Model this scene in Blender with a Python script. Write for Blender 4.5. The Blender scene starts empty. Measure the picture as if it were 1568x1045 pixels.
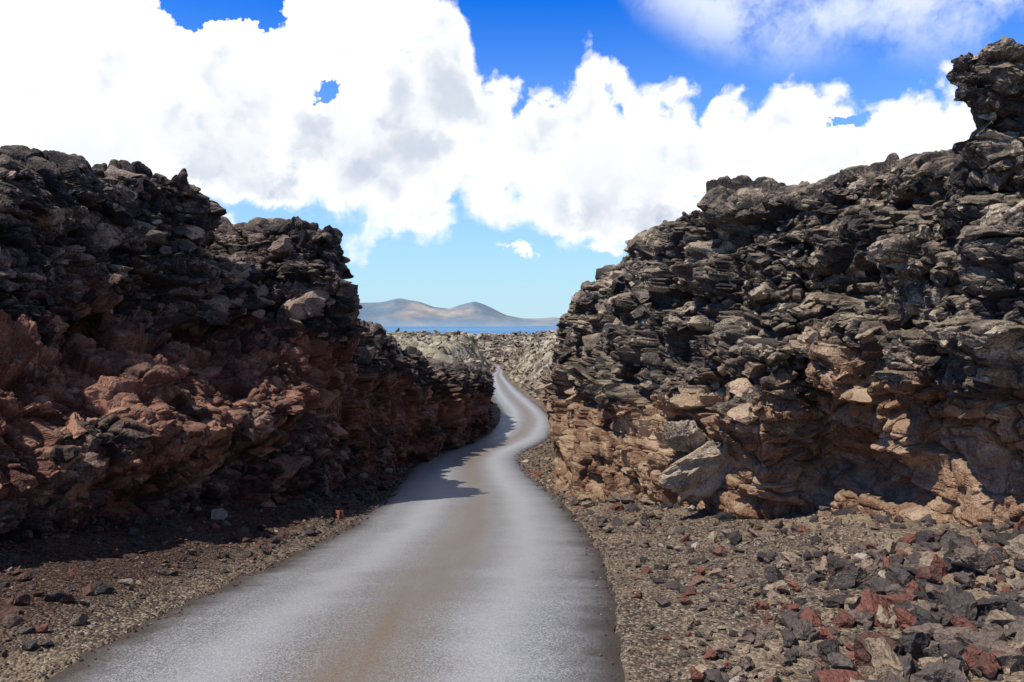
import bpy, math, time
import numpy as np
from mathutils import Vector
T0=time.time()
F=1220.;CX=784.;H=488.;CZ=2.3
def W(px,py,d): return ((px-CX)*d/F, d, CZ-(py-H)*d/F)
rng=np.random.default_rng(7)
sc=bpy.context.scene
# ------------------------------------------------------------ noise
def h3(ix,iy,iz,seed):
    h=(ix.astype(np.int64)*374761393+iy.astype(np.int64)*668265263+iz.astype(np.int64)*1442695041+seed*974634777)&0xFFFFFFFF
    h=h.astype(np.uint32)
    h^=h>>np.uint32(13); h*=np.uint32(1274126177); h^=h>>np.uint32(16); h*=np.uint32(2246822519); h^=h>>np.uint32(13)
    return h
def r01(h,k=0):
    if k: 
        h=h*np.uint32(2654435761+2*k*7919); h=h^(h>>np.uint32(15))
    return (h&np.uint32(0xFFFFFF)).astype(np.float32)/16777216.
def vnoise(p,seed):
    i=np.floor(p); f=(p-i).astype(np.float32); i=i.astype(np.int64)
    f=f*f*(3-2*f); out=0
    for dx in (0,1):
        wx=f[:,0] if dx else 1-f[:,0]
        for dy in (0,1):
            wy=f[:,1] if dy else 1-f[:,1]
            for dz in (0,1):
                wz=f[:,2] if dz else 1-f[:,2]
                out=out+wx*wy*wz*r01(h3(i[:,0]+dx,i[:,1]+dy,i[:,2]+dz,seed))
    return out*2-1
def fbm(p,seed,oct=4,gain=.5):
    a=1.;o=0;s=0
    for k in range(oct):
        o=o+a*vnoise(p*(2.03**k)+k*17.3,seed+k); s+=a; a*=gain
    return o/s
def cells(p,size,seed,tilt=1.2,crack=.35,cw=.07,boxy=False,off=1.):
    q=p/np.array(size)
    b=np.floor(q-.5).astype(np.int64)
    N=len(q); f1=np.full(N,9.,np.float32); f2=f1.copy(); D=np.zeros((N,3),np.float32); R=np.zeros(N,np.uint32)
    for dx in (0,1):
        for dy in (0,1):
            for dz in (0,1):
                ii=b+np.array([dx,dy,dz])
                h=h3(ii[:,0],ii[:,1],ii[:,2],seed)
                c=np.stack([r01(h,1),r01(h,2),r01(h,3)],1)*.8+.1+ii
                d=(q-c).astype(np.float32); dd=np.sqrt((d*d).sum(1))
                if boxy: dd=.3*dd+.7*np.abs(d).max(1)
                m=dd<f1
                f2=np.where(m,f1,np.minimum(f2,dd)); f1=np.where(m,dd,f1)
                D[m]=d[m]; R[m]=h[m]
    t=np.stack([r01(R,4),r01(R,5),r01(R,6)],1)*2-1
    bump=off*(r01(R,7)-.5)+tilt*(t*D).sum(1)-crack*np.exp(-(f2-f1)/cw)
    return bump,r01(R,8),f2-f1
def sstep(a,b,x):
    t=np.clip((x-a)/(b-a),0,1); return t*t*(3-2*t)
def clampv(m,L):
    if m.ndim<2: return m
    n=np.linalg.norm(m,axis=-1,keepdims=True)+1e-9; return m*np.minimum(1,L/n)
def cr(P,counts):
    P=np.asarray(P,float); K=len(P); out=[]
    for i in range(K-1):
        p0=P[max(i-1,0)];p1=P[i];p2=P[i+1];p3=P[min(i+2,K-1)]
        t=np.linspace(0,1,counts[i],endpoint=False).reshape((-1,)+(1,)*(P.ndim-1))
        L=np.linalg.norm(p2-p1,axis=-1,keepdims=True)*.9
        m1=clampv((p2-p0)*.4,L); m2=clampv((p3-p1)*.4,L)
        out.append((2*t**3-3*t**2+1)*p1+(t**3-2*t**2+t)*m1+(-2*t**3+3*t**2)*p2+(t**3-t**2)*m2)
    out.append(P[-1:]); return np.concatenate(out)
# ------------------------------------------------------------ mesh helper
def mkmesh(name,V,Fc,mat,attrs={},flat=True):
    me=bpy.data.meshes.new(name); n=Fc.shape[1]
    me.vertices.add(len(V)); me.vertices.foreach_set('co',np.ascontiguousarray(V,np.float32).ravel())
    me.loops.add(Fc.size); me.loops.foreach_set('vertex_index',np.ascontiguousarray(Fc,np.int32).ravel())
    me.polygons.add(len(Fc)); me.polygons.foreach_set('loop_start',np.arange(0,Fc.size,n,dtype=np.int32))
    for k,v in attrs.items():
        a=me.attributes.new(k,'FLOAT','POINT'); a.data.foreach_set('value',np.ascontiguousarray(v,np.float32))
    me.update(calc_edges=True)
    if flat: me.shade_flat()
    else: me.shade_smooth()
    me.materials.append(mat)
    ob=bpy.data.objects.new(name,me); sc.collection.objects.link(ob); return ob
def gridfaces(nr,nc):
    i=np.arange(nr*nc).reshape(nr,nc)
    return np.stack([i[:-1,:-1],i[:-1,1:],i[1:,1:],i[1:,:-1]],-1).reshape(-1,4)
# ------------------------------------------------------------ materials
class NT:
    def __init__(s,tree): s.t=tree; s.n=tree.nodes; s.l=tree.links
    def new(s,ty,**kw):
        n=s.n.new(ty)
        for k,v in kw.items(): setattr(n,k,v)
        return n
    def put(s,sock,v):
        if isinstance(v,bpy.types.NodeSocket): s.l.new(v,sock)
        elif v is not None:
            if sock.type=='RGBA' and len(v)==3: v=(*v,1)
            sock.default_value=v
    def M(s,op,a,b=None,c=None,clamp=False):
        n=s.new('ShaderNodeMath',operation=op,use_clamp=clamp)
        s.put(n.inputs[0],a)
        if b is not None: s.put(n.inputs[1],b)
        if c is not None: s.put(n.inputs[2],c)
        return n.outputs[0]
    def V(s,op,a,b=None):
        n=s.new('ShaderNodeVectorMath',operation=op); s.put(n.inputs[0],a)
        if b is not None: s.put(n.inputs[1],b)
        return n.outputs[0]
    def mix(s,f,a,b,mode='MIX'):
        n=s.new('ShaderNodeMix',data_type='RGBA',blend_type=mode)
        s.put(n.inputs[0],f); s.put(n.inputs[6],a); s.put(n.inputs[7],b); return n.outputs[2]
    def noise(s,vec,scale,detail=4,rough=.5,out=0,**kw):
        n=s.new('ShaderNodeTexNoise',**kw); s.put(n.inputs['Vector'],vec)
        n.inputs['Scale'].default_value=scale;n.inputs['Detail'].default_value=detail;n.inputs['Roughness'].default_value=rough
        return n.outputs[out]
    def vor(s,vec,scale,out='Distance',detail=0,**kw):
        n=s.new('ShaderNodeTexVoronoi',**kw); s.put(n.inputs['Vector'],vec); n.inputs['Scale'].default_value=scale
        n.inputs['Detail'].default_value=detail
        return n.outputs[out]
    def rng(s,v,a,b,c=0.,d=1.,smooth=True):
        n=s.new('ShaderNodeMapRange',interpolation_type='SMOOTHSTEP' if smooth else 'LINEAR')
        s.put(n.inputs[0],v)
        for k,x in zip((1,2,3,4),(a,b,c,d)): s.put(n.inputs[k],x)
        return n.outputs[0]
    def ramp(s,v,stops,interp='LINEAR'):
        n=s.new('ShaderNodeValToRGB'); s.put(n.inputs[0],v); r=n.color_ramp; r.interpolation=interp
        while len(r.elements)<len(stops): r.elements.new(.5)
        for e,(p,c) in zip(r.elements,stops): e.position=p; e.color=(*c,1)
        return n.outputs[0]
    def attr(s,name):
        n=s.new('ShaderNodeAttribute',attribute_name=name); return n.outputs['Fac']
def newmat(name):
    m=bpy.data.materials.new(name); m.use_nodes=True; t=NT(m.node_tree)
    b=t.n['Principled BSDF']; return m,t,b
def bump(t,b,h,strength,dist):
    n=t.new('ShaderNodeBump'); n.inputs['Strength'].default_value=strength; n.inputs['Distance'].default_value=dist
    t.put(n.inputs['Height'],h); t.l.new(n.outputs[0],b.inputs['Normal'])
def rockattrs(P,cell,zone,seed=900):
    n1=.5+.5*fbm(P*.8,seed,3); n2=.5+.5*fbm(P*5,seed+5,4,.6); n4=.5+.5*fbm(P*np.array([1.2,1.2,5.]),seed+15,3)
    n5=.5+.5*fbm(P*.55+40,seed+25,3)
    return {'v':.5+1.15*(.42*cell+.30*n2+.16*n4+.12*n5-.5),'rd':.85*zone+.8*n1+.22*cell-.12,'pn':n2}
def rockmat(name,dark=1.,tan=.6,redk=1.,yellow=0.,tint=(1,1,1),redc=None):
    m,t,b=newmat(name)
    g=t.new('ShaderNodeNewGeometry'); pos=g.outputs['Position']
    nz=t.new('ShaderNodeSeparateXYZ'); t.l.new(g.outputs['Normal'],nz.inputs[0]); nz=nz.outputs[2]
    n3=t.noise(pos,30,3,.7); v0=t.attr('v'); rd_=t.attr('rd'); n2=t.attr('pn')
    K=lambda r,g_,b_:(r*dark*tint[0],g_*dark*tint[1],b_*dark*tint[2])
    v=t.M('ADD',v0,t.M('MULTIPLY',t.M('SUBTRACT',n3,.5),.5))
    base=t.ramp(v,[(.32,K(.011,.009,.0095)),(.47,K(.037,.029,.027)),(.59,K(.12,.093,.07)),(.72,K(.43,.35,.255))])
    rc=redc or [(.055,.02,.014),(.18,.06,.038),(.46,.22,.14)]
    red=t.ramp(v,[(.3,rc[0]),(.5,rc[1]),(.75,rc[2])])
    rm=t.rng(rd_,.68,1.02)
    c=t.mix(t.M('MULTIPLY',rm,redk),base,red)
    och=t.ramp(n2,[(.3,(.15,.11,.07)),(.7,(.50,.40,.27))])
    if yellow: och=t.ramp(n2,[(.3,(.18,.155,.105)),(.7,(.50,.45,.32))])
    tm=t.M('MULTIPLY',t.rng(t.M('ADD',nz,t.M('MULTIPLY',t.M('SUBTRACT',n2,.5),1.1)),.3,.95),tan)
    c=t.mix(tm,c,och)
    t.put(b.inputs['Base Color'],c); b.inputs['Roughness'].default_value=.68
    b.inputs['Specular IOR Level'].default_value=.4
    bump(t,b,n3,1.,.06)
    return m
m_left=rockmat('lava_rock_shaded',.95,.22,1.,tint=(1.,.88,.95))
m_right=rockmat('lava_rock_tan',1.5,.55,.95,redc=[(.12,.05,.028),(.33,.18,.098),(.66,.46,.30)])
m_far=rockmat('lava_rock_lichen',1.5,.8,.3,1.)
def stonemat(name,k=1.):
    m,t,b=newmat(name); g=t.new('ShaderNodeNewGeometry'); pos=g.outputs['Position']
    n=t.noise(pos,30,3,.7); cell=t.attr('cell')
    c=t.ramp(cell,[(0,(.03,.026,.026)),(.3,(.065,.055,.05)),(.5,(.13,.10,.08)),(.68,(.24,.19,.135)),(.8,(.09,.04,.031)),(.88,(.15,.06,.044)),(.93,(.065,.038,.031)),(.98,(.30,.26,.22))])
    c=t.mix(1.,c,t.ramp(n,[(.25,(.5*k,.5*k,.5*k)),(.75,(1.7*k,1.62*k,1.55*k))]),'MULTIPLY')
    t.put(b.inputs['Base Color'],c); b.inputs['Roughness'].default_value=.8; b.inputs['Specular IOR Level'].default_value=.3
    bump(t,b,n,.9,.04); return m
m_stone=stonemat('loose_lava_stone',1.25)
# ------------------------------------------------------------ road definition
rows=[(1045,40,965,5.04),(1000,128,962,5.48),(940,243,952,6.35),(880,372,936,8.26),(840,462,918,10.2),(795,545,890,13.5),(760,590,855,17.6),
(735,612,822,22.5),(715,628,802,27),(700,648,797,31),(690,672,808,34),(680,705,828,36.5),(670,735,842,39.5),(655,757,849,43.5),(640,765,846,50),
(630,766,836,55),(615,757,818,66),(600,751,798,85),(585,750,781,108),(575,751,772,130),(565,755,767,155)]
rp=[]
for y,l,r,d in rows:
    a=W(l,y,d); c=W(r,y,d); rp.append((a[0],c[0],d,a[2]))
rp=[(rp[0][0]-.35,rp[0][1]+.1,-30,.35),(rp[0][0]-.3,rp[0][1]+.05,-12,.12),(rp[0][0]-.15,rp[0][1]+.02,-2,.0)]+rp+[(-9,-5,172,-7.5),(-22,-17,182,-7.8)]
rp=np.array(rp)
def herm(xq,x,y):
    h=np.diff(x); s=np.diff(y)/h; m=np.zeros_like(y); m[0]=s[0]; m[-1]=s[-1]
    m[1:-1]=(s[:-1]*h[1:]+s[1:]*h[:-1])/(h[1:]+h[:-1])
    i=np.clip(np.searchsorted(x,xq)-1,0,len(h)-1); t=(xq-x[i])/h[i]
    return (2*t**3-3*t**2+1)*y[i]+(t**3-2*t**2+t)*h[i]*m[i]+(-2*t**3+3*t**2)*y[i+1]+(t**3-t**2)*h[i]*m[i+1]
RY=np.concatenate([np.linspace(-30,3,40)[:-1],3*(182/3)**np.linspace(0,1,700)])
RL=herm(RY,rp[:,2],rp[:,0]); RR=herm(RY,rp[:,2],rp[:,1]); RZ=herm(RY,rp[:,2],rp[:,3])
def road_at(y):
    return np.interp(y,RY,RL),np.interp(y,RY,RR),np.interp(y,RY,RZ)
def plateau(x,y):
    P=np.interp(y,[-30,10,17,25,35,50,180,300,600,1500,4000,8000],[4,4,3.3,2.2,.8,-.8,-1.3,-5,-32,-100,-165,-170])
    return P-2.4*sstep(8,13,x)*sstep(70,110,y)*(1-sstep(400,600,y))
def ground(x,y,detail=True):
    L,R,Z=road_at(y)
    k=sstep(150,165,y)
    L=L*(1-k)+k*np.minimum(L,-3.6); R=R*(1-k)+k*np.maximum(R,-2.2)
    eL=L-x; eR=x-R; e=np.maximum(eL,eR)
    t=np.maximum(e,0)
    left=eL>eR
    slope=np.where(left,.19,.13)*np.where(y<30,1,.6)
    low=Z+np.minimum(slope*np.maximum(t-.25,0),1.0)
    near=1-sstep(28,58,y)
    a=.3+5.7*near; bl=np.where(left,5.,9.5); b=bl*(1-near)+12*near
    m=sstep(0,1,(t-a)/(b-a))
    cl=sstep(162,225,y); m=m+(1-m)*cl
    z=low*(1-m)+(plateau(x,y)-.5*near)*m
    dip=-.10-.03*sstep(20,60,y)
    z=z+np.where(e<0,dip*sstep(.0,.14,-e),0)*(1-cl)
    if detail:
        p=np.stack([x,y,np.zeros_like(x)],1)
        w=np.maximum(sstep(.0,.8,e),cl)
        z=z+w*(.07*fbm(p*.9,3,4)+.035*fbm(p*5,9,3))
        bigw=sstep(40,75,y)*np.maximum(sstep(.2,4.,e),cl)*(1-.8*sstep(300,700,y))
        p2=p+np.stack([fbm(p*.5,81,3),fbm(p*.5,82,3),0*x],1)*1.2
        c1,_,_=cells(p2,(3.2,3.2,3.2),5,.9,.5); c2,_,_=cells(p2+9,(1.1,1.1,1.1),6,1.0,.4)
        z=z+bigw*(.6*c1+.38*c2+.9*fbm(p*.09,31,4))
        z=z+w*(1-bigw)*.05*sstep(.3,1.5,e)*np.clip(c2,-1,1)
    return z
xu=np.linspace(-1,1,760); xs=2*np.sinh(8.9*xu)
yf=3*np.sinh(8.4*np.linspace(0,1,680)); yb=-np.array([60,40,30,22,16,12,9,7,5.5,4.5,3.5,2.8,2.2,1.7,1.3,1,.7,.45,.2])
ys=np.concatenate([yb,yf])
X,Y=np.meshgrid(xs,ys); gz=ground(X.ravel(),Y.ravel())
gV=np.stack([X.ravel(),Y.ravel(),gz],1)
L,R,_=road_at(Y.ravel()); ed=np.maximum(L-X.ravel(),X.ravel()-R)
m_g,t,b=newmat('volcanic_gravel_ground')
g=t.new('ShaderNodeNewGeometry'); pos=g.outputs['Position']
n2=t.noise(pos,9,3,.65); vr=t.new('ShaderNodeTexVoronoi'); t.l.new(pos,vr.inputs['Vector']); vr.inputs['Scale'].default_value=42; vc=vr.outputs['Color']; vd=vr.outputs['Distance']; far=t.attr('far'); side=t.attr('side'); n1=t.attr('gn')
sp=t.new('ShaderNodeSeparateXYZ'); t.l.new(vc,sp.inputs[0])
c=t.ramp(t.M('ADD',t.M('MULTIPLY',sp.outputs[0],.6),t.M('MULTIPLY',n2,.45)),[(.2,(.035,.028,.025)),(.45,(.09,.068,.054)),(.65,(.19,.145,.10)),(.9,(.42,.35,.27))])
redc=t.ramp(sp.outputs[1],[(.1,(.017,.011,.009)),(.6,(.045,.024,.018)),(.95,(.14,.075,.055))])  # reddish left gravel, its colour darkened to stand in for the cliff's shade
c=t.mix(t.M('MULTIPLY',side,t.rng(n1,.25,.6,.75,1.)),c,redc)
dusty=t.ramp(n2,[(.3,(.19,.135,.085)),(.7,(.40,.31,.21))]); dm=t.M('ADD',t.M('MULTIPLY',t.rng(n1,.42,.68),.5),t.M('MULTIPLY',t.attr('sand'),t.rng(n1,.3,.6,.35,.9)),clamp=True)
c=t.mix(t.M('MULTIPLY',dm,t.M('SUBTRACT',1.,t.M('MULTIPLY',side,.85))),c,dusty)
fc=t.ramp(t.attr('fn'),[(.28,(.055,.043,.034)),(.42,(.16,.13,.093)),(.54,(.33,.295,.205)),(.68,(.50,.45,.34))])
c=t.mix(far,c,fc)
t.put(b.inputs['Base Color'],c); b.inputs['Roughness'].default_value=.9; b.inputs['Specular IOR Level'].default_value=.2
bump(t,b,t.M('ADD',t.M('MULTIPLY',vd,-.7),n2),.9,.04)
Yr=Y.ravel(); Xr=X.ravel()
dk=.13*sstep(148,175,Yr)*(1-sstep(240,300,Yr))*sstep(-.045,-.03,Xr/np.maximum(Yr,1))*(1-sstep(.05,.07,Xr/np.maximum(Yr,1)))
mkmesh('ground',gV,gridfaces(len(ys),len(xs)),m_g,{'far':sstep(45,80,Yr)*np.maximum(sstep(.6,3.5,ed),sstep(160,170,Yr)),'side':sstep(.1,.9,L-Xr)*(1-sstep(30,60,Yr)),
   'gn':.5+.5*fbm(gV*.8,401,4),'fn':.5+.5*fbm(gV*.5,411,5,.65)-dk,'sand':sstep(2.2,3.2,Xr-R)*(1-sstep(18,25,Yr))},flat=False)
# road
nu=41; u=np.linspace(0,1,nu); sel=RY<165; RYm=RY[sel]; o=RYm*0
ex=(vnoise(np.stack([RYm*1.6,o,o],1),77)+.8*vnoise(np.stack([RYm*6,o,o],1),78))*.06
ex2=(vnoise(np.stack([RYm*1.6,o,o],1),87)+.8*vnoise(np.stack([RYm*6,o,o],1),88))*.06
Lx=RL[sel]+ex; Rx=RR[sel]+ex2
RX=Lx[:,None]*(1-u)+Rx[:,None]*u; RYY=np.repeat(RYm[:,None],nu,1); RZZ=RZ[sel][:,None]+.03*(1-(2*u-1)**2)[None,:]-.03*np.exp(-np.minimum(u,1-u)/.006)[None,:]
m_r,t,b=newmat('worn_asphalt')
g=t.new('ShaderNodeNewGeometry'); pos=g.outputs['Position']; U=t.attr('u')
nf=t.noise(pos,70,3,.8); nm=t.noise(pos,6,4,.6); n0=t.noise(pos,1.1,2,.6); vv=t.vor(pos,110,'Color'); sv=t.new('ShaderNodeSeparateXYZ'); t.l.new(vv,sv.inputs[0])
mp=t.new('ShaderNodeMapping'); mp.inputs['Scale'].default_value=(3,.25,1); t.l.new(pos,mp.inputs[0]); ns=t.noise(mp.outputs[0],1.5,3,.6)
Uw=t.M('ADD',U,t.M('MULTIPLY',t.M('SUBTRACT',n0,.5),.07))
cen=t.M('MULTIPLY',t.M('POWER',2.718,t.M('MULTIPLY',-1.,t.M('POWER',t.M('DIVIDE',t.M('ABSOLUTE',t.M('SUBTRACT',Uw,.53)),.11),2.))),t.rng(t.M('ADD',t.M('MULTIPLY',ns,.5),t.M('MULTIPLY',nf,.5)),.3,.62,.55,1.))
edge=t.M('ABSOLUTE',t.M('SUBTRACT',U,.5)); edge=t.rng(t.M('ADD',edge,t.M('MULTIPLY',t.M('SUBTRACT',nm,.5),.08)),.35,.485)
asp=t.ramp(t.M('ADD',t.M('MULTIPLY',sv.outputs[0],.5),t.M('MULTIPLY',nf,.5)),[(.2,(.105,.105,.107)),(.5,(.205,.205,.208)),(.8,(.40,.40,.40))])
trk=t.M('ABSOLUTE',t.M('SUBTRACT',t.M('ABSOLUTE',t.M('SUBTRACT',Uw,.52)),.23)); asp=t.mix(t.rng(trk,.0,.13,.5,0.),asp,(.42,.42,.425))
c=t.mix(t.M('MULTIPLY',cen,.85),asp,(.17,.118,.068)); c=t.mix(t.M('MULTIPLY',edge,.94),c,(.052,.039,.028))
t.put(b.inputs['Base Color'],c); b.inputs['Roughness'].default_value=.5; b.inputs['Specular IOR Level'].default_value=.5
bump(t,b,nf,.5,.012)
mkmesh('asphalt_road',np.stack([RX.ravel(),RYY.ravel(),RZZ.ravel()],1),gridfaces(len(RYm),nu),m_r,{'u':np.tile(u,len(RYm))},flat=False)
print('ground',time.time()-T0)
# ------------------------------------------------------------ walls
def build_wall(name,cols,side,cseg,rseg,zone,ampr,calm,mat,seed,scale=1.,backs=(3.,16.,34.)):
    C=[]
    for col in cols:
        pts=[W(*p) for p in col]
        b0=pts[0]; tp=pts[-1]
        foot=(b0[0]-side*.1,b0[1],b0[2]-.9)
        q=[foot]+pts
        for k,bd in enumerate(backs):
            q.append((tp[0]+side*bd,tp[1]+.15*bd,tp[2]+(.05,-.25,-3.5)[k]))
        C.append(q)
    C=np.array(C,float)
    A=cr(np.swapaxes(C,0,1),rseg)
    A=cr(np.swapaxes(A,0,1),cseg)
    R1=lambda z:cr(np.array(z,float)[:,None],rseg)[:,0]
    zr=R1(zone); ar=R1(ampr)
    nc,nr=A.shape[:2]; cm=np.tile(R1(calm),nc)
    du=np.gradient(A,axis=0); dv=np.gradient(A,axis=1)
    n=np.cross(du,dv); n/=np.linalg.norm(n,axis=2,keepdims=True)+1e-9
    if n[:,:nr//2,0].mean()*side>0: n=-n
    for _ in range(14):
        n[1:-1]=(n[:-2]+n[1:-1]*2+n[2:])/4; n[:,1:-1]=(n[:,:-2]+n[:,1:-1]*2+n[:,2:])/4
    n/=np.linalg.norm(n,axis=2,keepdims=True)+1e-9
    nf_=n.copy(); nf_[:,:,2]*=.3+.7*sstep(.6,.9,np.abs(n[:,:,2])); nf_/=np.linalg.norm(nf_,axis=2,keepdims=True)+1e-9
    p=A.reshape(-1,3); nn=nf_.reshape(-1,3); amp=np.tile(ar,nc)*scale
    s_=p/scale
    wx=np.stack([fbm(s_*.9,seed+1,3),fbm(s_*.9+5,seed+2,3),.28*fbm(s_*.9+9,seed+3,3)],1)
    wf=np.stack([vnoise(s_*7,seed+4),vnoise(s_*7+5,seed+5),.7*vnoise(s_*7+9,seed+6)],1)*.022
    wq=s_+wx*.30+wf; wr=s_+wx*.12+wf
    bb,_,_=cells(wq+3,(2.6,2.6,4.5),seed+8,.9,.15,.05,True,.9)
    b0,r0,e0=cells(wq,(1.9,1.9,1.2),seed+9,.7,.45,.03,True)
    b1,r1,e1=cells(wq+11,(1.0,1.0,.60),seed+10,.65,.55,.035,True,1.35)
    b2,r2,e2=cells(wr,(.50,.50,.34),seed+11,.7,.55,.045,True,1.25)
    b3,r3,_=cells(wr+3,(.24,.24,.17),seed+12,.9,.30,.05,True,1.)
    b4,r4,_=cells(wr+7,(.11,.11,.09),seed+13,1.1,.2,.05)
    bc,_,_=cells(wr+19,(.8,.8,2.6),seed+14,0.,1.,.03,True,0.)
    rough=(.5+.8*sstep(-.3,.3,fbm(s_*.55+31,seed+55,3)))*cm
    z0=np.zeros(len(p))
    def strata(th,ws,sd):
        w=s_[:,2]/th+ws*fbm(s_*.25,sd,3); k=np.floor(w); fr=w-k
        on=r01(h3(k,z0,z0,sd+7))
        prof=sstep(0,.8,fr)*(1-sstep(.86,1.,fr))
        return (prof-.45)*(.35+.65*on)+(on-.5)*.6
    st1=strata(1.1,.6,seed+20); st2=strata(.40,.8,seed+24)
    mk=.5+.5*np.clip(vnoise(s_*.45,seed+50)*1.6,-1,1)
    cav=sstep(.12,.28,fbm(s_*np.array([1.15,1.15,1.9])+71,seed+70,3))
    d=.36*fbm(s_*.4,seed+40,3)+.42*bb+cm*(.30*b0+.28*b1)+rough*(.18*b2+.065*b3+.025*b4)+.22*st1+.06*st2*(.4+.6*mk)+.15*bc*cm+.028*fbm(s_*9,seed+60,3,.6)-.5*cav*cm
    d-=d.mean()
    P=p+nn*(d*amp)[:,None]
    P[:,2]+=amp*rough*(.05*b2+.03*b3)
    cell=np.clip(.35*r1+.35*r2+.2*r3+.12*r4,0,1)
    ob=mkmesh(name,P,gridfaces(nc,nr),mat,rockattrs(P,cell,np.tile(zr,nc)))
    G=P.reshape(nc,nr,3); a=np.cross(np.gradient(G,axis=0),np.gradient(G,axis=1)); a/=np.linalg.norm(a,axis=2,keepdims=True)+1e-9
    if (a[:,:nr//2,0].mean()*side)>0: a=-a
    return ob,P,a.reshape(-1,3),np.tile(zr,nc),n.reshape(-1,3)
Lc=[
 [(-2600,1300,2.6),(-2600,1050,2.7),(-2500,850,2.9),(-2700,600,3.3),(-2700,250,3.5),(-2750,-300,3.7)],
 [(-700,1090,4.8),(-700,880,4.7),(-730,700,5.1),(-780,520,5.8),(-800,330,6.2),(-820,140,6.6)],
 [(-200,950,6.5),(-210,790,6.3),(-220,640,6.9),(-240,510,8.0),(-250,380,8.4),(-260,230,9.0)],
 [(0,885,8),(0,730,7.7),(0,605,8.5),(0,500,9.8),(0,390,10.2),(0,250,10.8)],
 [(120,825,9.3),(120,690,9),(120,590,9.8),(120,500,11.4),(120,395,11.8),(120,260,12.4)],
 [(230,775,10.8),(245,665,10.2),(250,580,11),(250,500,12.7),(240,400,13),(238,264,13.6)],
 [(305,748,12.2),(315,655,11.7),(310,575,12.5),(305,500,13.8),(306,410,14.1),(308,290,14.6)],
 [(325,746,12.5),(330,650,12.1),(328,573,13.),(322,500,14.2),(322,450,14.5),(322,388,14.9)],
 [(420,742,13.8),(425,640,13.2),(420,570,14.1),(410,500,15.2),(408,440,15.4),(405,400,15.8)],
 [(460,738,14.8),(482,640,14.4),(470,560,15.3),(468,500,15.7),(456,430,15.6),(448,358,16.0)],
 [(485,728,16.2),(495,655,16.2),(495,590,16.4),(512,500,16.2),(518,440,16.2),(500,356,16.5)],
 [(505,715,18),(500,660,18),(500,600,18),(522,510,17.6),(526,440,17.4),(518,380,17.6)],
 [(530,712,20.5),(528,665,21),(530,610,21.5),(538,560,22),(542,525,22.5),(538,500,23)],
 [(585,698,25),(585,660,25.5),(590,620,26),(592,580,26.5),(595,545,27),(592,518,27.5)],
 [(660,672,31.5),(662,650,31.5),(665,625,32),(667,600,32.5),(668,580,33),(664,562,33.5)],
 [(733,655,40),(737,640,40),(740,620,40.5),(742,600,41),(742,580,41.5),(730,566,42)],
 [(746,640,46),(747,625,46),(747,608,47),(745,592,48),(742,578,49),(735,568,50)],
 [(735,622,58),(735,610,59),(735,600,60),(732,588,61),(730,575,62),(722,562,64)],
]
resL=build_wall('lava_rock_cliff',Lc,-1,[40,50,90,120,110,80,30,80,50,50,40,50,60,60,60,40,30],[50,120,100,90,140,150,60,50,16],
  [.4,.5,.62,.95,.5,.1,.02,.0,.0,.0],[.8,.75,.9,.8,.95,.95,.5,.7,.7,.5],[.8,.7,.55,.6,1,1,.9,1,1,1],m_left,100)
print('L',time.time()-T0)
Rc=[
 [(4300,1300,2.5),(4300,1100,2.6),(4200,850,2.5),(4200,600,2.6),(4200,300,2.8),(4250,-500,3)],
 [(2250,1000,5),(2250,860,5.3),(2230,700,5.1),(2230,500,5.3),(2200,250,5.6),(2200,-130,5.9)],
 [(1800,880,6.4),(1800,770,6.7),(1780,640,6.3),(1780,470,6.6),(1770,250,6.9),(1790,-20,7.2)],
 [(1568,820,7.8),(1568,730,8.0),(1560,620,7.4),(1560,460,7.6),(1550,280,7.9),(1560,60,8.1)],
 [(1495,802,8.5),(1495,710,8.7),(1490,610,8.0),(1505,460,8.2),(1500,270,8.4),(1466,100,8.3)],
 [(1470,796,9.0),(1472,705,9.3),(1470,605,8.5),(1480,470,8.7),(1480,360,8.9),(1480,258,9.1)],
 [(1330,775,10.7),(1330,690,11.0),(1325,580,9.8),(1330,470,10.0),(1345,360,10.4),(1365,252,11)],
 [(1255,764,11.4),(1250,690,11.7),(1245,585,10.7),(1255,470,10.9),(1265,375,11.3),(1275,276,11.9)],
 [(1165,765,11.3),(1160,690,10.7),(1155,600,10.5),(1165,490,11.2),(1178,400,11.8),(1185,302,12.8)],
 [(1070,745,13),(1070,680,13.2),(1072,600,13.0),(1078,500,13.4),(1078,410,13.9),(1078,310,14.8)],
 [(970,732,15.5),(960,680,15.9),(972,600,15.8),(985,520,16.2),(992,450,16.6),(1000,378,17.2)],
 [(890,722,17.5),(885,670,18.2),(893,600,19),(910,530,19.8),(930,470,20.4),(955,408,21)],
 [(866,700,20),(858,650,20.8),(866,600,21.5),(882,545,22.5),(892,500,23.2),(904,456,24)],
 [(868,682,24.5),(864,640,25),(870,600,25.5),(886,555,26),(896,520,26.5),(904,486,27)],
 [(875,672,32),(878,640,33),(882,600,33),(888,570,34),(894,545,35),(900,526,36)],
 [(862,650,44),(866,625,45),(868,605,46),(870,585,47),(868,568,48),(872,556,49)],
 [(835,620,60),(832,610,60),(835,595,61),(840,580,62),(850,570,63),(862,560,66)],
 [(835,605,75),(838,598,76),(842,590,77),(848,580,78),(858,568,80),(875,558,85)],
]
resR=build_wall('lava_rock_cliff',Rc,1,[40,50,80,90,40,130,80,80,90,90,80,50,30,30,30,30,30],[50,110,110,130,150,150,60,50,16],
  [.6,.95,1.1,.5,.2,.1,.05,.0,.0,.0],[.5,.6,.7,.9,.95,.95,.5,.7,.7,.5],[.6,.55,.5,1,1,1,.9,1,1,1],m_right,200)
print('R',time.time()-T0)
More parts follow.
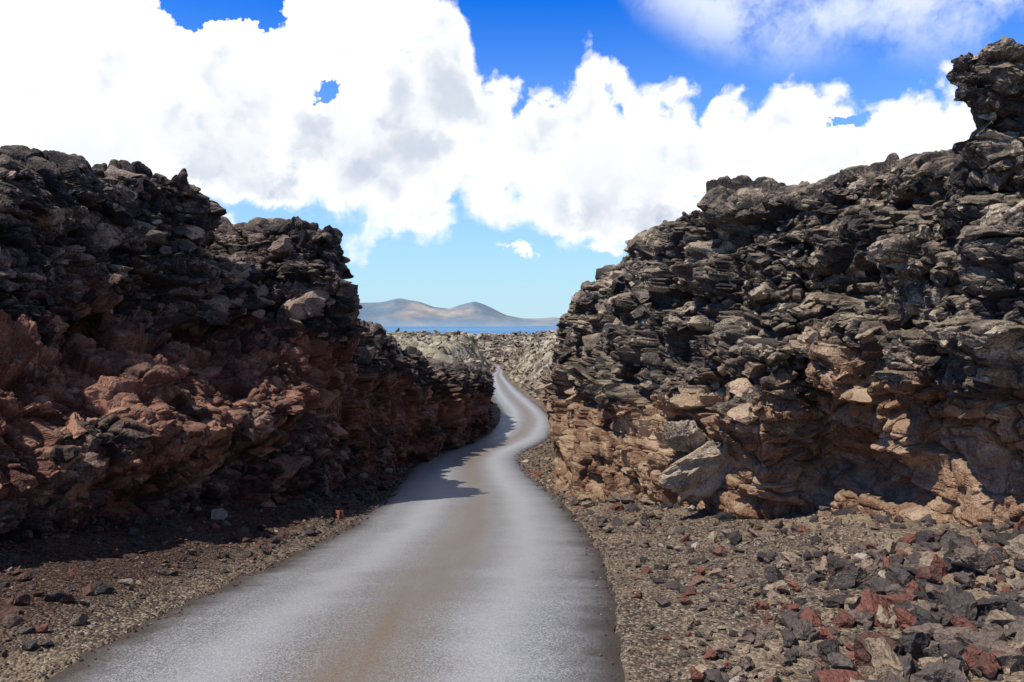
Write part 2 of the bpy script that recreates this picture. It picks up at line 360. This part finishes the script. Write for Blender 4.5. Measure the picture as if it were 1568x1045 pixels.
# ------------------------------------------------------------ stones
import bmesh
def template(sub,seed,cuts=11):
    r=np.random.default_rng(seed); bm=bmesh.new(); bmesh.ops.create_icosphere(bm,subdivisions=sub,radius=1.)
    V=np.array([v.co[:] for v in bm.verts]); Fa=np.array([[v.index for v in f.verts] for f in bm.faces]); bm.free()
    for _ in range(cuts):
        n=r.normal(size=3); n/=np.linalg.norm(n); o=r.uniform(.28,.7)
        s=V@n; m=s>o; V[m]-=np.outer(s[m]-o,n)
    if sub>=2: V*=(1+.10*fbm(V*2.2+seed*3,seed,3)+.16*cells(V*1.+seed,(.6,.6,.6),seed,1.2,.5)[0])[:,None]
    if sub>=3: V*=(1+.06*fbm(V*9+seed*3,seed,3)+.09*cells(V*1.+seed,(.22,.22,.22),seed,1.2,.5)[0])[:,None]
    return V,Fa
def scatter(name,pos,size,sub,mat,seed,cellv=None,squash=.7,zone=None):
    r=np.random.default_rng(seed); n=len(pos); nt=14
    T=[template(sub,seed*50+k) for k in range(nt)]; Fa=T[0][1]; nv=len(T[0][0])
    TV=np.stack([t_[0] for t_ in T]); which=r.integers(0,nt,n); V=TV[which]
    V=V*(r.uniform(.55,1.4,(n,1,3)))
    q=r.normal(size=(n,4)); q/=np.linalg.norm(q,axis=1,keepdims=True); w,x,y,z=q.T
    Rm=np.stack([1-2*(y*y+z*z),2*(x*y-z*w),2*(x*z+y*w),2*(x*y+z*w),1-2*(x*x+z*z),2*(y*z-x*w),2*(x*z-y*w),2*(y*z+x*w),1-2*(x*x+y*y)],1).reshape(n,3,3)
    V=np.einsum('nij,nkj->nki',Rm,V); V[:,:,2]*=squash; V*=size[:,None,None]; V+=pos[:,None,:]
    Fx=(Fa[None]+(np.arange(n)*nv)[:,None,None]).reshape(-1,3)
    if cellv is None: cellv=r.random(n)
    V=V.reshape(-1,3); cv=np.repeat(cellv,nv)
    at={'cell':cv} if zone is None else rockattrs(V,cv,np.repeat(zone,nv) if np.ndim(zone) else zone)
    return mkmesh(name,V,Fx,mat,at)
def shoulder(n,dmin,dmax,seed,emax=7.,pw=1.,rightbias=.5):
    r=np.random.default_rng(seed); d=dmin*(dmax/dmin)**(r.random(n)**pw)
    L,R,_=road_at(d); s=r.random(n)<rightbias; e=.02+emax*r.random(n)**1.1
    e=np.where(r.random(n)<.025,-.22*r.random(n)**2,e)
    x=np.where(s,R+e,L-e); return x,d,e
x,d,e=shoulder(60000,3.6,45,11,6.5); sz=(.006+.018*rng.random(len(x))**2)*np.clip(d/7,.8,3.)
z=np.where(e<0,road_at(d)[2]+.01,ground(x,d))
def leftcv(x,d,p):
    cv=rng.random(len(x)); return np.where((x<0)&(rng.random(len(x))<p),np.where(rng.random(len(x))<.5,.9+.05*rng.random(len(x)),.35*rng.random(len(x))),cv)
scatter('gravel',np.stack([x,d,z+sz*.2],1),sz,1,m_stone,21,leftcv(x,d,.85))
x,d,e=shoulder(9000,3.8,50,12,7); sz=(.02+.11*rng.random(len(x))**4)*np.clip(d/9,.9,1.8); e2=e>0.15; x,d,e,sz=x[e2],d[e2],e[e2],sz[e2]
scatter('lava_stones',np.stack([x,d,ground(x,d)+sz*.25],1),sz,2,m_stone,22,leftcv(x,d,.75))
r=np.random.default_rng(5); n=900
px=1010+640*r.random(n)**.6; py=835+250*r.random(n)
d=np.interp(py,[820,860,900,950,1000,1045,1090],[8.6,7.5,6.7,5.9,5.3,4.85,4.5]); x=(px-CX)*d/F
sz=.022+.15*r.random(n)**3.0*sstep(1020,1400,px)+.02*r.random(n)
cv=np.where(r.random(n)<.17,.79+.15*r.random(n),r.random(n)*.72)
scatter('lava_rocks',np.stack([x,d,ground(x,d)+sz*.3],1),sz,3,m_stone,23,cv,.85)
bl=[(1130,832,.2,.1),(1072,882,.15,.85),(1190,895,.2,.2),(1215,905,.15,.87),(1240,950,.18,.86),(1270,975,.15,.88),(1400,965,.2,.86),(1340,880,.18,.4),(1430,850,.24,.3),(1500,880,.28,.45),(1180,858,.14,.3),(990,838,.09,.1),(1060,910,.09,.1),
    (1480,955,.2,.2),(1530,1010,.24,.45),(1545,930,.22,.3),(1270,1010,.15,.1),(1090,1010,.10,.86),(1020,925,.05,.1),(210,800,.18,.25),(520,742,.2,.1),(985,755,.14,.2),(1040,742,.16,.3),(905,738,.12,.2),(1450,1000,.14,.35),(1360,1025,.12,.3),(1320,930,.15,.1),(1160,990,.1,.5)]
P=[];S=[];Cc=[]
for a,b_,s,c_ in bl:
    dd=np.arange(4.3,26,.02); xx=(a-CX)*dd/F; gg=ground(xx,dd); yy=H+(CZ-gg)*F/dd; k=np.argmin(abs(yy-b_)); 
    s*=.62*max(1,dd[k]/9); P.append((xx[k],dd[k],gg[k]+s*.35)); S.append(s); Cc.append(c_)
scatter('lava_boulders',np.array(P),np.array(S),4,m_stone,24,np.array(Cc),.85)
# pale rounded basalt masses bulging from the foot of the cliff
P=np.array([W(1100,690,12.4),W(1060,665,13.1),W(1175,640,10.9)]); S=np.array([.85,.7,.6])
scatter('basalt_bulge',P,S,5,m_right,73,np.array([.85,.8,.7]),.95,0.)
r=np.random.default_rng(61); n=5200; d=45*(200/45)**r.random(n); L,R,_=road_at(np.minimum(d,150)); s=r.random(n)<.5; e=.5+22*r.random(n)**1.3; x=np.where(s,R+e,L-e)
d2=168+75*r.random(1200); x2=d2*(-.05+.13*r.random(1200)); x=np.concatenate([x,x2]); d=np.concatenate([d,d2]); sz=(.12+.5*r.random(len(x))**3)*np.clip(d/90,.6,1.7)
scatter('lava_field_blocks',np.stack([x,d,ground(x,d)+sz*.2],1),sz,2,m_far,62,.2+.75*r.random(len(x)),.75,.1)
for (res,nm,mt,sd) in ((resL,'cliff_rubble',m_left,31),(resR,'cliff_rubble',m_right,32)):
    _,PP,NN,ZR,NB=res; r=np.random.default_rng(sd)
    ok=np.where((PP[:,1]>4)&(PP[:,1]<45)&(PP[:,2]>-4)&(np.abs(NB[:,2])<.8)&(ZR<.8))[0]
    k=r.choice(ok,3600); s=(.03+.10*r.random(len(k))**2.5)*np.clip(PP[k,1]/11,.75,1.8)
    scatter(nm,PP[k]-NB[k]*(s*.2)[:,None],s,2,mt,sd,None,.66,ZR[k])
    k=r.choice(ok,750); s=(.14+.22*r.random(len(k))**2)*np.clip(PP[k,1]/11,.75,1.8)
    scatter('cliff_blocks',PP[k]-NB[k]*(s*.35)[:,None],s,3,mt,sd+5,None,.68,ZR[k])
print('stones',time.time()-T0)
# ------------------------------------------------------------ sea & hills
m_s,t,b=newmat('sea_water'); g=t.new('ShaderNodeNewGeometry'); mp=t.new('ShaderNodeMapping'); mp.inputs['Scale'].default_value=(.0003,.0012,1); t.l.new(g.outputs['Position'],mp.inputs[0])
c=t.ramp(t.noise(mp.outputs[0],1,4,.6),[(.35,(.06,.18,.36)),(.65,(.14,.31,.50))]); t.put(b.inputs['Base Color'],c); b.inputs['Roughness'].default_value=.7; b.inputs['Specular IOR Level'].default_value=.2
S_=120000; mkmesh('sea',np.array([(-S_,600,-150),(S_,600,-150),(S_,S_*1.2,-150),(-S_,S_*1.2,-150)],float),np.array([[0,1,2,3]]),m_s)
m_h,t,b=newmat('distant_hills'); g=t.new('ShaderNodeNewGeometry'); pos=g.outputs['Position']; sx=t.new('ShaderNodeSeparateXYZ'); t.l.new(pos,sx.inputs[0])
nn_=t.noise(pos,.0008,5,.65)
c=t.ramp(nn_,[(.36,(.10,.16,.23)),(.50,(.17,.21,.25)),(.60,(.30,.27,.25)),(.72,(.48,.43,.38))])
c=t.mix(t.rng(sx.outputs[2],-150,60,.5,.1),c,(.25,.34,.43)); t.put(b.inputs['Base Color'],c); b.inputs['Roughness'].default_value=1; b.inputs['Specular IOR Level'].default_value=0  # bluish aerial haze painted into the hill colour, strongest at the base
sil=np.array([(380,492),(430,478),(480,470),(540,464),(575,463),(592,461),(612,456),(640,461),(665,470),(690,473),(708,467),(728,463),(745,469),(775,483),(800,488),(825,488),(850,486),(870,489),(900,492),(960,495)],float)
hx=np.linspace(380,960,400); hy=np.interp(hx,sil[:,0],sil[:,1]); kk=np.ones(5)/5; hy=np.convolve(np.pad(hy,2,'edge'),kk,'valid')
D0=18000; yy=np.linspace(-1,1,60); HX,HY=np.meshgrid((hx-CX)*D0/F,yy)
hz=(np.interp(HX[0],(hx-CX)*D0/F,CZ-(hy-H)*D0/F)+155)[None,:]*(np.cos(HY*math.pi/2)**1.3)-155
pp=np.stack([HX.ravel()/1100,HY.ravel()*2.2,HX.ravel()*0],1); hz=hz.ravel()+(hz.ravel()+155)*.35*fbm(pp*1.5,55,5)*np.abs(HY.ravel())**.5
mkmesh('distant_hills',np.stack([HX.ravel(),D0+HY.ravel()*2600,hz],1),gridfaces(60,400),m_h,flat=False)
# ------------------------------------------------------------ world
Sd=Vector((-.87,-.5,0)).normalized(); el=math.radians(59)
Sv=Vector((Sd.x*math.cos(el),Sd.y*math.cos(el),math.sin(el)))
w=bpy.data.worlds.new('World'); sc.world=w; w.use_nodes=True; t=NT(w.node_tree); t.n.clear()
out=t.new('ShaderNodeOutputWorld'); bg=t.new('ShaderNodeBackground'); t.l.new(bg.outputs[0],out.inputs[0]); bg.inputs[1].default_value=.092
sky=t.new('ShaderNodeTexSky',sky_type='NISHITA'); sky.sun_disc=False; sky.sun_elevation=el; sky.sun_rotation=math.atan2(Sv.x,Sv.y); sky.altitude=100; sky.air_density=1.; sky.dust_density=.4; sky.ozone_density=3.
hs=t.new('ShaderNodeHueSaturation'); hs.inputs['Saturation'].default_value=1.5; hs.inputs['Value'].default_value=1.5; t.l.new(sky.outputs[0],hs.inputs['Color'])
tc=t.new('ShaderNodeTexCoord'); dirv=tc.outputs['Generated']
wn=t.noise(dirv,10,5,.68,out=1); wo=t.V('MULTIPLY',t.V('SUBTRACT',wn,(.5,.5,.5)),(.13,.13,.13)); warp=t.V('ADD',dirv,t.V('MULTIPLY',wo,(.35,.35,.35)))
s3=t.new('ShaderNodeSeparateXYZ'); t.l.new(dirv,s3.inputs[0]); s4=t.new('ShaderNodeSeparateXYZ'); t.l.new(t.V('ADD',dirv,wo),s4.inputs[0])
az=t.M('ARCTAN2',s3.outputs[0],s3.outputs[1]); elv=t.M('ARCSINE',s3.outputs[2])
azw=t.M('ARCTAN2',s4.outputs[0],s4.outputs[1]); elw=t.M('ARCSINE',s4.outputs[2])
def ae(px,py):
    a=math.atan((px-CX)/F); return a,math.atan((H-py)/F*math.cos(a))
def curve(pts):
    n=t.new('ShaderNodeFloatCurve'); c=n.mapping.curves[0]
    q=[]
    for px,py in pts:
        a,e=ae(px,py); q.append(((a+.8)/1.6,max(0,min(1,e))))
    q=[(0.,q[0][1])]+q+[(1.,q[-1][1])]
    while len(c.points)<len(q): c.points.new(.5,.5)
    for P_,(a,e) in zip(c.points,q): P_.location=(a,e); P_.handle_type='VECTOR'
    n.mapping.update(); t.put(n.inputs['Value'],t.rng(az,-.8,.8,0.,1.,False)); return n.outputs[0]
Tc=curve([(-60,-200),(100,-140),(240,-110),(300,-80),(420,-80),(480,-140),(640,-110),(700,-50),(735,60),(800,118),(870,115),(886,45),(905,30),(925,75),(1000,98),(1070,120),(1120,145),(1165,145),(1185,115),(1250,80),(1400,80),(1560,70)])
Bc=curve([(0,420),(200,370),(320,360),(420,382),(600,390),(750,372),(850,385),(980,400),(1100,410),(1500,410)])
B2=curve([(0,-900),(900,-400),(945,-30),(970,5),(1080,75),(1200,100),(1300,80),(1568,90)])
vb=t.vor(warp,16,'Distance',detail=2.5)
nd=t.M('ADD',t.M('MULTIPLY',t.M('SUBTRACT',t.noise(warp,9,6,.6),.5),1.5),t.M('MULTIPLY',t.M('SUBTRACT',.42,vb),.8))
f=t.M('MINIMUM',t.M('SUBTRACT',Tc,elv),t.M('MULTIPLY',t.M('SUBTRACT',elv,Bc),.8)); f=t.M('MINIMUM',f,.10)
for px,py,rx,ry,am in [(335,10,60,20,-.17),(285,0,36,18,-.14),(400,28,26,10,-.12),(505,148,22,13,-.17),(1290,204,20,9,-.18),(800,392,22,11,.09),(925,372,50,14,.05),(345,352,22,10,.05),(440,285,60,38,.07),(300,270,40,30,.06),(880,325,55,30,.07),(620,330,50,20,.05),(1000,335,40,25,.05)]:
    a0,e0=ae(px,py); du=t.M('DIVIDE',t.M('SUBTRACT',azw,a0),rx/F); dv=t.M('DIVIDE',t.M('SUBTRACT',elw,e0),ry/F)
    g_=t.M('POWER',2.718,t.M('MULTIPLY',-1.,t.M('ADD',t.M('MULTIPLY',du,du),t.M('MULTIPLY',dv,dv)))); f=t.M('MULTIPLY_ADD',g_,am,f)
ff=t.M('MULTIPLY_ADD',nd,.095,f)
soft=t.rng(t.M('SUBTRACT',elv,Bc),0.,.12,.03,.014)
mask=t.rng(ff,t.M('MULTIPLY',soft,-1.),soft)
mask=t.M('MULTIPLY',mask,t.rng(s3.outputs[1],-.2,.3))
wz=t.noise(warp,8,5,.62); m2=t.M('MULTIPLY',t.rng(t.M('SUBTRACT',elv,B2),-.03,.05),t.rng(wz,.36,.62,0.,.9)); m2=t.M('MULTIPLY',m2,t.rng(elv,.45,.7,1.,.1))
A1=t.noise(warp,5.5,4,.55); A2=t.noise(t.V('ADD',warp,(-.02,0,.05)),5.5,4,.55)
thick=t.rng(ff,.01,.09)
low=t.rng(t.M('SUBTRACT',elv,Bc),.0,.16,.8,0.)
sh=t.M('ADD',t.rng(t.M('SUBTRACT',A2,A1),-.01,.12,0.,.6),t.M('MULTIPLY',low,t.rng(A1,.36,.52,.4,1.)))
sh=t.M('ADD',sh,t.M('MULTIPLY',t.M('SUBTRACT',.10,nd),.42))
shade=t.M('MULTIPLY',sh,thick,clamp=True)
cc=t.mix(shade,(12.0,12.1,12.3),(5.4,6.3,7.8))
up=t.mix(1.,hs.outputs[0],(.28,.95,1.6),'MULTIPLY')
grad=t.M('POWER',t.rng(elv,0.,.40,1.,0.,False),1.35)
skyc=t.mix(grad,up,(6.2,8.8,10.1))
skyc=t.mix(t.rng(elv,.42,.75),skyc,t.mix(1.,sky.outputs[0],(.42,.45,.52),'MULTIPLY'))
c=t.mix(m2,skyc,(9.3,10.2,11.5)); c=t.mix(mask,c,cc)
t.l.new(c,bg.inputs[0])
w.cycles.sampling_method='NONE'
# sun
sl=bpy.data.lights.new('sun','SUN'); sl.energy=5; sl.angle=math.radians(.5); sl.color=(1,.94,.85)
so=bpy.data.objects.new('sun',sl); so.rotation_euler=Sv.to_track_quat('Z','Y').to_euler(); sc.collection.objects.link(so)
cam=bpy.data.cameras.new('camera'); co=bpy.data.objects.new('camera',cam); sc.collection.objects.link(co)
co.location=(0,0,CZ); co.rotation_euler=(math.radians(90),0,0); cam.sensor_width=36; cam.lens=36*F/1568; cam.shift_y=-34.5/1568; cam.clip_end=300000; cam.clip_start=.1
sc.camera=co
sc.view_settings.view_transform='Standard'; sc.view_settings.look='None'; sc.view_settings.exposure=0
print('done',time.time()-T0)
